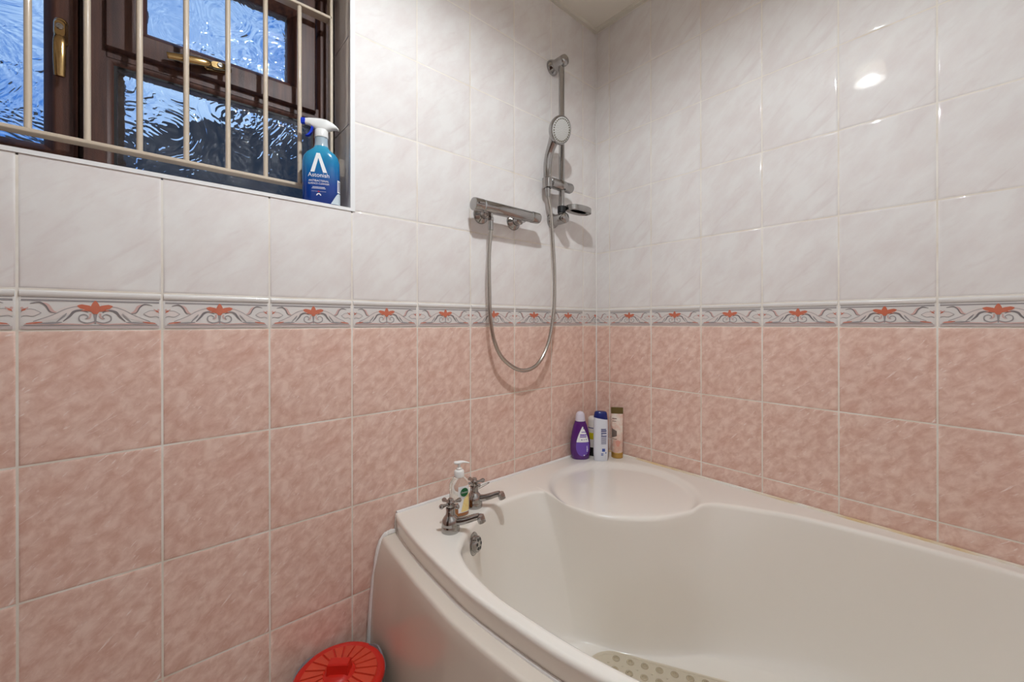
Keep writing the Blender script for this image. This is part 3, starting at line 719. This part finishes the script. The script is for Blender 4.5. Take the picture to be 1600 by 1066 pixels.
# ------------------------------------------------------------------ spray bottle on the sill
M_SPRAY = mat('blue_bottle_sleeve', (20, 110, 190), rough=.18, coat=.5)
def zramp(m, stops):
    nt = m.node_tree; tc = N(nt, 'ShaderNodeTexCoord'); sp = N(nt, 'ShaderNodeSeparateXYZ'); nt.links.new(tc.outputs['Object'], sp.inputs[0])
    mr = N(nt, 'ShaderNodeMapRange'); mr.inputs[1].default_value = stops[0][0]; mr.inputs[2].default_value = stops[-1][0]; nt.links.new(sp.outputs['Z'], mr.inputs[0])
    r = N(nt, 'ShaderNodeValToRGB'); cr = r.color_ramp; L = stops[-1][0] - stops[0][0]
    while len(cr.elements) < len(stops): cr.elements.new(.5)
    for e_, (z, c) in zip(cr.elements, stops): e_.position = (z - stops[0][0]) / L; e_.color = lin(c)
    nt.links.new(mr.outputs[0], r.inputs['Fac']); setcol(m, r.outputs['Color'])
zramp(M_SPRAY, [(0, (8, 48, 124)), (.05, (8, 62, 146)), (.10, (16, 112, 168)), (.145, (44, 152, 188)), (.18, (120, 176, 200))])
M_WPL = mat('white_plastic', (238, 236, 232), rough=.3)
M_WHITEINK = mat('white_print', (245, 245, 245), rough=.4)
M_BLUEPL = mat('blue_plastic', (12, 52, 190), rough=.3)
M_REDINK = mat('red_print', (200, 40, 40), rough=.4)
M_INK = mat('navy_print', (52, 58, 120), rough=.4)
M_CLEARNECK = mat('clear_blue_plastic', (205, 222, 232), rough=.12, trans=.35, ior=1.3)
BW, BD = .047, .026
s = thing('spray_bottle', 'blue trigger spray cleaner bottle standing in the window corner', 'bottle', (-1.160, .043, WZ0 + .008), math.radians(-22)); s.scale = (1, 1, 1.06)
def body_ring(a, b_, z, p=3.): return sellipse(a, b_, p, 48, z)
MB().loft([body_ring(BW * .93, BD * .9, 0), body_ring(BW, BD, .004), body_ring(BW, BD, .095), body_ring(BW * .99, BD, .112), body_ring(BW * .93, BD * .98, .124), body_ring(BW * .78, BD * .94, .134), body_ring(BW * .55, BD * .85, .141), body_ring(.021, .019, .147, 2.2), body_ring(.0185, .018, .152, 2)]).build('body', M_SPRAY, s, 60)
MB().lathe([(.0182, .151), (.0165, .160), (.0158, .178), (.0, .178)], 28).build('neck', M_CLEARNECK, s, 40)
MB().lathe([(.0175, .176), (.0178, .178), (.0170, .194), (.0150, .197), (0, .197)], 24).build('collar', M_WPL, s, 40)
hd = []
for x, zl, zh, wd in ((-.040, .208, .2225, .0075), (-.030, .206, .2245, .0085), (-.016, .198, .2255, .0105), (0, .193, .2260, .013), (.014, .194, .2245, .0125), (.028, .201, .2185, .0105), (.038, .203, .2115, .008), (.044, .201, .2055, .005)):
    zc, hh = (zl + zh) / 2, (zh - zl) / 2; hd.append([(x, wd * math.copysign(abs(math.cos(t)) ** .7, math.cos(t)), zc + hh * math.copysign(abs(math.sin(t)) ** .7, math.sin(t))) for t in [2 * PI * i / 20 for i in range(20)]])
MB().loft(hd).build('spray_head', M_WPL, s, 60)
MB().lathe([(.0075, 0), (.0088, .001), (.0088, .010), (.007, .0115), (.002, .0115), (.002, .009), (0, .009)], 8, T(-.039, 0, .2155) @ RY(-PI / 2)).build('nozzle', M_BLUEPL, s, 30)
MB().loft([[(x + dx, y, z) for dx, y in ((-.003, -.006), (.003, -.006), (.003, .006), (-.003, .006))] for x, z in ((-.022, .206), (-.0225, .198), (-.026, .188), (-.033, .180), (-.037, .1785))]).build('trigger', M_BLUEPL, s, 40)
def front_y(x, z=0): return -BD * (max(0, 1 - abs(x / BW) ** 3)) ** (1 / 3) - .0004
def decal(name, items, m, parent, fy, sub=False):
    b = MB()
    for vs_, fs__ in items: b.add([(x, fy(x, z), z) for x, z in vs_], fs__)
    return b.build(name, m, parent, 0)
def txt(body, size, cx, z, sx=1.):
    vs_, fs__ = text_geo(body, size, sx=sx); return [(x + cx, y + z) for x, y in vs_], fs__
def poly(pts): return pts, [tuple(range(len(pts)))]
LCX = -.004
decal('brand_mark', [poly([(LCX - .0205, .080), (LCX - .0055, .1285), (LCX + .003, .1285), (LCX - .0008, .116), (LCX - .0105, .080)]), poly([(LCX + .0205, .080), (LCX + .003, .1285), (LCX - .0008, .116), (LCX + .0105, .080)])], M_WHITEINK, s, lambda x, z: front_y(x) - .0003)
decal('brand_name', [txt('Astonish', .0150, LCX, .068)], M_WHITEINK, s, lambda x, z: front_y(x) - .0003)
decal('label_text', [txt('ANTIBACTERIAL', .0068, LCX, .0560), txt('SURFACE CLEANSER', .0062, LCX, .0490, .92)], M_WHITEINK, s, lambda x, z: front_y(x) - .0003)
decal('label_line', [poly([(LCX - .015, .0415), (LCX + .015, .0415), (LCX + .015, .0427), (LCX - .015, .0427)]), poly([(LCX - .017, .0385), (LCX + .017, .0385), (LCX + .017, .0395), (LCX - .017, .0395)]), poly([(LCX - .018, .0312), (LCX + .018, .0312), (LCX + .018, .0316), (LCX - .018, .0316)])], M_WHITEINK, s, lambda x, z: front_y(x) - .0003)
decal('label_mark', [poly([(LCX - .003, .0310), (LCX, .0295), (LCX + .003, .0310), (LCX, .0330)])], M_REDINK, s, lambda x, z: front_y(x) - .0006)
decal('label_arch', [poly([(LCX + .006 * math.cos(t), .021 + .006 * math.sin(t)) for t in [PI * i / 12 for i in range(13)]] + [(LCX - .0035 * math.cos(t), .021 + .0035 * math.sin(t)) for t in [PI * i / 12 for i in range(13)]])], M_WHITEINK, s, lambda x, z: front_y(x) - .0003)
# side sleeve: white barcode patch and pale swoosh wrap the right end
def wrap(u, off=.0008):
    t = u; c, q = math.cos(t), math.sin(t); return ((BW + off) * math.copysign(abs(c) ** (2 / 3), c), (BD + off) * math.copysign(abs(q) ** (2 / 3), q))
b = MB(); us = [-.62 + .5 * i / 8 for i in range(9)]
b.add([(*wrap(u), z) for z in (.034, .066) for u in us], [(i, i + 1, i + 10, i + 9) for i in range(8)]); bc = b.build('barcode_patch', M_WHITEINK, s, 0)
b = MB()
for k in range(7):
    z = .038 + k * .0036; b.add([(*wrap(u, .0011), zz) for zz in (z, z + .0016) for u in us[1:-1]], [(i, i + 1, i + 8, i + 7) for i in range(6)])
b.build('barcode_lines', M_INK, bc, 0)
b = MB(); us = [-1.15 + 1.1 * i / 14 for i in range(15)]
b.add([(*wrap(u), .003) for u in us] + [(*wrap(u), .004 + .028 * math.sin(PI / 2 * min(1, i / 9))) for i, u in enumerate(us)], [(i, i + 1, i + 16, i + 15) for i in range(14)]); b.build('pale_swoosh', mat('pale_sleeve', (205, 216, 222), rough=.3), s, 0)

# ------------------------------------------------------------------ soap dispenser
M_CLEAR = mat('clear_plastic', (246, 243, 238), rough=.05, trans=.92, ior=1.25)
M_LIQ = mat('amber_soap', (236, 150, 40), rough=.08, trans=.55, ior=1.33)
p = on(717.5, 804, 2, RIM)
s = thing('soap_dispenser', 'clear pump bottle of amber hand soap between the two taps', 'soap dispenser', (p.x, p.y, RIM), math.radians(-12))
DW, DD = .0285, .0185
dr = lambda a, b_, z: sellipse(a, b_, 2.6, 36, z)
MB().loft([dr(DW * .92, DD * .9, 0), dr(DW, DD, .004), dr(DW, DD, .080), dr(DW * .97, DD * .97, .092), dr(DW * .85, DD * .9, .102), dr(.015, .014, .110), dr(.0125, .0125, .114)]).build('body', M_CLEAR, s, 60)
MB().loft([dr(DW * .88, DD * .86, .002), dr(DW * .95, DD * .93, .006), dr(DW * .95, DD * .93, .030), dr(DW * .93, DD * .91, .0305)]).build('liquid', M_LIQ, s, 60)
MB().lathe([(.0145, .112), (.0148, .113), (.0145, .128), (.012, .131), (.008, .132), (.008, .137), (.0045, .138), (.0042, .150), (0, .150)], 24).build('collar', M_WPL, s, 40)
hd = []
for x, wd, z, hh in ((-.015, .002, .153, .002), (-.013, .007, .152, .004), (-.006, .0095, .152, .0048), (.003, .009, .1535, .0045), (.012, .006, .1545, .0030), (.022, .004, .1530, .0020), (.030, .0028, .1512, .0014)):
    hd.append([(x, wd * math.cos(t), z + hh * math.sin(t)) for t in [2 * PI * i / 16 for i in range(16)]])
MB().loft(hd, RZ(math.radians(-25))).build('pump_head', M_WPL, s, 60)
M_DLAB = mat('orange_yellow_label', (242, 182, 70), rough=.35)
setcol(M_DLAB, noise_color(M_DLAB, lin((236, 150, 60)), lin((246, 222, 150)), 30, .4, .6, 3, (1, 1, .35), (0, .6, 0), per_object=False))
M_GREENINK = mat('green_print', (18, 100, 52), rough=.35)
dfy = lambda x, z: -DD * (max(0, 1 - abs(x / DW) ** 2.6)) ** (1 / 2.6)
def grid_patch(x0, x1, z0, z1, off, fy, n=10):
    xs = [x0 + (x1 - x0) * i / n for i in range(n + 1)]
    return [(x, z) for z in (z0, z1) for x in xs], [(i, i + 1, n + 2 + i, n + 1 + i) for i in range(n)]
lab = decal('label', [grid_patch(-.010, .0262, .012, .088, 0, dfy)], M_WHITEINK, s, lambda x, z: dfy(x, z) - .0004)
decal('label_panel', [([(-.002, .014), (.006, .014), (.015, .014), (.021, .014), (.0258, .014), (.0258, .066), (.021, .062), (.015, .057), (.009, .052), (.006, .046)], [(0, 1, 8, 9), (1, 2, 7, 8), (2, 3, 6, 7), (3, 4, 5, 6)])], M_DLAB, lab, lambda x, z: dfy(x, z) - .0008)
gl = [(.008 + .0125 * math.cos(t), .071 + .0125 * math.sin(t)) for t in [2 * PI * i / 24 for i in range(24)]]
ov_ = decal('label_badge', [poly(gl)], M_GREENINK, lab, lambda x, z: dfy(.008, z) - .0024 - .25 * max(0, 0) + .30 * 0 + (x - .008) * .10)
vs_, fs__ = txt('Dettol', .0076, .008, .0685); decal('label_name', [(vs_, fs__)], M_WHITEINK, lab, lambda x, z: dfy(.008, z) - .0028 + (x - .008) * .10)

# ------------------------------------------------------------------ toiletries in the corner
M_PURP = mat('purple_liquid_bottle', (82, 22, 112), rough=.15, coat=.5)
M_LILAC = mat('lilac_print', (112, 78, 178), rough=.35)
M_CAPW = mat('pale_lilac_cap', (222, 214, 226), rough=.3)
toC = lambda x, y: math.atan2(CAM.x - x, -(CAM.y - y))   # turn the local front (-y) towards the room
def corner_bottle(name, label, pos, rz): return thing(name, label, 'bottle', (pos[0], pos[1], RIM), rz, 'toiletries in the bath corner')
AW, AD = .0415, .024
s = corner_bottle('shampoo_bottle', 'purple shampoo bottle with pale cap and teardrop label in the bath corner', (-.172, -.048), math.radians(-40))
def pr(k, z): return sellipse(AW * k, AD * (k * .5 + .5), 2.3, 40, z)
pk = [(.80, 0), (.86, .003), (.95, .020), (1.0, .040), (1.0, .060), (.95, .085), (.84, .112), (.68, .138), (.52, .155), (.48, .157)]
MB().loft([pr(k, z) for k, z in pk]).build('body', M_PURP, s, 60)
MB().loft([sellipse(a, b_, 2.2, 32, z) for a, b_, z in ((.0205, .0185, .156), (.0208, .0188, .158), (.0185, .0165, .178), (.0165, .015, .186), (.011, .010, .1925), (.004, .004, .1945))]).build('cap', M_CAPW, s, 50)
def kz(z):
    for (k0, z0), (k1, z1) in zip(pk, pk[1:]):
        if z0 <= z <= z1: return k0 + (k1 - k0) * (z - z0) / (z1 - z0)
    return .8
def pfy(x, z): k = kz(z); return -AD * (k * .5 + .5) * (max(0, 1 - abs(x / (AW * k)) ** 2.3)) ** (1 / 2.3) - .0005
def tear(z0, z1, off, cx=.006):
    rows_ = []; 
    for i in range(15):
        z = z0 + (z1 - z0) * i / 14; t = (z - .014) / (.137 - .014)
        wdt = .0275 * (math.sqrt(max(0, 1 - ((.31 - t) / .31) ** 2)) if t < .31 else math.cos((t - .31) / .69 * PI / 2) ** .95) if 0 < t < 1 else .0005
        rows_.append([(cx - wdt + 2 * wdt * j / 8, z) for j in range(9)])
    return [q for r_ in rows_ for q in r_], [(i * 9 + j, i * 9 + j + 1, i * 9 + j + 10, i * 9 + j + 9) for i in range(14) for j in range(8)]
def clampx(f): return lambda x, z: f(max(-.93 * AW * kz(z), min(.93 * AW * kz(z), x)), z)
lab = decal('label_top', [tear(.072, .1365, 0)], M_WHITEINK, s, clampx(pfy))
decal('label_base', [tear(.0145, .0718, 0)], M_LILAC, s, clampx(pfy))
def bars(specs): return [poly([(x0, z0), ((x0 + x1) / 2, z0), (x1, z0), (x1, z1), ((x0 + x1) / 2, z1), (x0, z1)]) for x0, x1, z0, z1 in specs]
off1 = lambda f: (lambda x, z: f(x, z) - .0005)
decal('label_text', bars([(.001, .019, .112, .1150), (-.005, .022, .099, .1045), (-.006, .022, .092, .0965)]), M_LILAC, lab, off1(pfy))
decal('label_dots', bars([(.000, .004, .080, .084), (.010, .013, .081, .084), (.018, .022, .082, .085), (.008, .012, .126, .129)]), M_INK, lab, off1(pfy))
decal('volume_text', bars([(.022, .027, .034, .037), (.022, .028, .040, .044), (.022, .027, .047, .050), (.022, .026, .053, .056)]), M_WHITEINK, s, off1(pfy))
decal('label_dot', [poly([(.012 + .0028 * math.cos(t), .0185 + .0028 * math.sin(t)) for t in [2 * PI * i / 12 for i in range(12)]])], M_WHITEINK, s, off1(pfy))

s = corner_bottle('shampoo_bottle', 'white shampoo bottle with dark blue cap in the bath corner', (-.127, -.118), math.radians(-48))
HW, HD_ = .0295, .0195
hr = lambda k, z, t=0.: [(x, y, z + t * x) for x, y, _ in sellipse(HW * k, HD_ * k, 2.4, 40, 0)]
M_SHINYW = mat('pearly_white_plastic', (226, 228, 236), rough=.2, coat=.3)
M_NAVY = mat('navy_cap', (14, 34, 110), rough=.25, coat=.3)
MB().loft([hr(.90, 0), hr(.96, .003), hr(1.0, .03), hr(1.0, .10), hr(.98, .14), hr(.95, .172, -.15)]).build('body', M_SHINYW, s, 60)
MB().loft([hr(.955, .1722, -.15), hr(.93, .180, -.12), hr(.85, .194, -.03), hr(.76, .1985, 0), hr(.5, .2005, 0)]).build('cap', M_NAVY, s, 50)
hfy = lambda x, z: -HD_ * (max(0, 1 - abs(x / HW) ** 2.4)) ** (1 / 2.4) - .0006
bl = []
zz = .132
for k, (hgt, wd) in enumerate([(.004, .020), (.0045, .022), (.0015, .02), (.004, .022), (.0025, .006), (.004, .022)] + [(.0016, .021)] * 8):
    bl.append((.000, wd, zz - hgt, zz)); zz -= hgt + .0022
decal('label_text', bars(bl), M_INK, s, hfy)
decal('label_blocks', bars([(.004, .016, .040, .052), (.000, .009, .030, .033), (.000, .009, .0245, .0275), (.017, .021, .032, .037)]), mat('blue_print', (70, 92, 170), rough=.4), s, hfy)

s = corner_bottle('lotion_tube', 'cream lotion tube standing on its gold cap beside the white bottle', (-.044, -.140), math.radians(-52))
M_TUBE = mat('blush_tube', (236, 208, 190), rough=.3)
setcol(M_TUBE, noise_color(M_TUBE, lin((226, 180, 160)), lin((240, 226, 212)), 22, .4, .6, 3, per_object=False))
M_OLIVE = mat('bronze_foil', (112, 96, 54), rough=.35, metal=.4)
M_GOLD = mat('gold_cap', (196, 156, 82), rough=.3, metal=.6)
MB().lathe([(.0215, 0), (.0238, .001), (.0240, .021), (.0225, .0225), (.0, .0225)], 32).build('cap', M_GOLD, s, 40)
tr_ = lambda a, b_, z: [(x, y, z) for x, y, _ in sellipse(a, b_, 2., 36, 0)]
MB().loft([tr_(.0215, .0215, .022), tr_(.0225, .0215, .026), tr_(.0235, .020, .07), tr_(.024, .0145, .12), tr_(.0245, .008, .16), tr_(.0245, .0032, .182)]).build('body', M_TUBE, s, 60)
MB().loft([tr_(.0248, .0034, .1815), tr_(.0248, .0024, .19), tr_(.0248, .0018, .208)]).build('crimped_end', M_OLIVE, s, 40)
TB_ = [(.022, .0215, .0215), (.026, .0225, .0215), (.07, .0235, .020), (.12, .024, .0145), (.16, .0245, .008), (.182, .0245, .0032)]
def tfy(x, z):
    for (z0, a0, b0), (z1, a1, b1) in zip(TB_, TB_[1:]):
        if z0 <= z <= z1: t = (z - z0) / (z1 - z0); a = a0 + (a1 - a0) * t; bq = b0 + (b1 - b0) * t; return -bq * (max(0, 1 - (x / a) ** 2)) ** .5 - .0012
    return -.0045
M_BROWN = mat('brown_print', (140, 108, 96), rough=.4)
for q in bars([(-.020, -.002, .160, .1635), (-.020, -.004, .150, .1525), (-.020, -.002, .078, .0805)]): decal('label_text', [q], M_BROWN, s, tfy)
decal('label_picture', [([(-.0215 + .0195 * i / 5, .084 + .008 * i / 5 + (.038 - .018 * i / 5) * j / 4) for j in range(5) for i in range(6)], [(j * 6 + i, j * 6 + i + 1, j * 6 + i + 7, j * 6 + i + 6) for j in range(4) for i in range(5)])], mat('taupe_print', (120, 104, 96), rough=.4), s, tfy)
decal('label_petal', [([(.002, .062)] + [(.002 + .009 * math.cos(t) * (1 + .3 * math.sin(3 * t)), .062 + .013 * math.sin(t)) for t in [2 * PI * i / 20 for i in range(20)]], [(0, i + 1, (i + 1) % 20 + 1) for i in range(20)])], mat('coral_print', (226, 160, 142), rough=.4), s, tfy)

s = corner_bottle('conditioner_bottle', 'white and yellow bottle on a black cap, half hidden between the purple and white bottles', (-.094, -.056), math.radians(-40))
MB().lathe([(.022, 0), (.0232, .002), (.0232, .034), (.0225, .036), (0, .036)], 28).build('cap', M_BLACK, s, 40)
MB().lathe([(.0215, .036), (.0220, .038), (.0225, .150), (.0215, .158), (.017, .163), (0, .164)], 28).build('body', mat('cream_plastic', (234, 226, 216), rough=.3), s, 40)
MB().lathe([(.0226, .070), (.0228, .0705), (.0228, .097), (.0226, .0975)], 28).build('yellow_band', mat('yellow_print', (206, 190, 30), rough=.4), s, 40)
MB().lathe([(.0226, .116), (.0228, .1162), (.0228, .1195), (.0226, .1197)], 28).build('label_text', M_INK, s, 40)

# ------------------------------------------------------------------ bath mat
M_MAT = mat('beige_vinyl', (222, 209, 186), rough=.35, trans=.15, ior=1.4, coat=.2)
M_CUP = mat('beige_vinyl_cup', (204, 188, 160), rough=.25, trans=.2, ior=1.4)
md = math.atan2(-.875, .484)
mt = thing('bath_mat', 'beige vinyl non-slip mat with suction cups on the bath floor', 'bath mat', (-.526, -.776, ZB + .001), md)
ML, MW = .345, .178
out = lambda k: [(ML * 0 + x, y) for x, y, _ in [((ML - .08 - k) * sx + (.08) * math.cos(t), (MW - .08 - k) * sy + .08 * math.sin(t), 0) for sx, sy, t0 in ((1, 1, 0), (-1, 1, PI / 2), (-1, -1, PI), (1, -1, 1.5 * PI)) for t in [t0 + PI / 2 * i / 8 for i in range(9)]]]
MB().loft([[(x, y, .001) for x, y in out(0)], [(x, y, .0045) for x, y in out(0)], [(x, y, .006) for x, y in out(.003)]]).build('sheet', M_MAT, mt, 40)
MB().loft([[(x, y, .0058) for x, y in out(-.0005)], [(x, y, .0078) for x, y in out(0)], [(x, y, .0078) for x, y in out(.006)], [(x, y, .0058) for x, y in out(.0075)]], cap=False).build('edge_band', M_MAT, mt, 40)
cup = MB().lathe([(.0105, .0058), (.0100, .0075), (.0075, .0088), (.0058, .0088), (.0045, .0066), (0, .0062)], 16).mesh('suction_cup', M_CUP, 50)
dot = MB().lathe([(.0035, .0058), (.0030, .0078), (0, .0085)], 8).mesh('grip_dot', M_MAT, 50)
for i in range(-8, 9):
    for j in range(-4, 5):
        x, y = i * .0385, j * .0385
        if abs(x) > ML - .025 or abs(y) > MW - .02 or (abs(x) > ML - .07 and abs(y) > MW - .05): continue
        link('suction_cup', cup, mt, (x, y, 0))
        if i < 8 and j < 4 and abs(x + .019) < ML - .03: link('grip_dot', dot, mt, (x + .019, y + .019, 0))

# ------------------------------------------------------------------ bin
M_RED = mat('red_plastic', (216, 74, 50), rough=.28, coat=.2)
M_REDD = mat('red_plastic_lid', (206, 36, 24), rough=.3, coat=.2)
M_CLEARBIN = mat('clear_grey_plastic', (205, 205, 205), rough=.2, trans=.5, ior=1.3)
M_BAG = mat('grey_film', (168, 168, 172), rough=.25, trans=.35, ior=1.2)
BZ = .262
bn = thing('waste_bin', 'small round bin with red ribbed lid and grey liner by the bath panel', 'bin', (-1.168, -.121, 0))
MB().lathe([(.080, 0), (.083, .002), (.098, .22), (.100, .236), (.103, .238), (.103, .243), (.097, .243), (.094, .22), (.080, .006), (0, .006)], 40).build('body', M_CLEARBIN, bn, 40)
b = MB(); rings = []
for rr_, z in ((.1005, .205), (.1040, .230), (.1055, .244), (.1060, .254), (.1015, .256), (.099, .245)):
    rings.append([(rr_ * (1 + .018 * math.sin(5 * t + z * 60) + .012 * math.sin(11 * t)) * math.cos(t), rr_ * (1 + .018 * math.sin(5 * t + z * 60) + .012 * math.sin(11 * t)) * math.sin(t), z + (.008 * math.sin(3 * t + 1) + .004 * math.sin(7 * t) if .24 < z else 0)) for t in [2 * PI * i / 64 for i in range(64)]])
b.loft(rings, cap=False).build('liner', M_BAG, bn, 60)
lid = MB().lathe([(.098, .240), (.104, .244), (.1065, .249), (.1065, .254), (.104, .259), (.099, .2615), (.094, .2605), (.0905, .2585), (.034, .264), (.030, .267), (.022, .2705), (0, .2715)], 56).build('lid', M_REDD, bn, 50)
seg = 20
wd = MB(); g_ = .055; ring_lo, ring_hi = [], []
arc = lambda r_, k, z: [(r_ * math.cos(t), r_ * math.sin(t), z) for t in [-PI / seg + g_ * k / r_ * .034 + (2 * PI / seg - 2 * g_ * k / r_ * .034) * i / 4 for i in range(5)]]
lo = arc(.0885, 1.0, .2585) + list(reversed(arc(.036, 1.0, .2635)))
hi = arc(.0865, 1.25, .2620) + list(reversed(arc(.038, 1.25, .2668)))
panel = wd.loft([lo, hi]).mesh('lid_panel', M_RED, 30)
for k in range(seg): link('lid_panel', panel, lid, M=RZ(2 * PI * k / seg))
MB().loft([[(x * k, y * k2, z) for x, y in ((-.026, -.012), (.026, -.012), (.026, .012), (-.026, .012))] for k, k2, z in ((1.0, 1.25, .268), (.97, 1.05, .276), (.95, 1.0, .290), (.90, .80, .2925))], RZ(math.radians(-38))).build('handle', M_REDD, lid, 30)
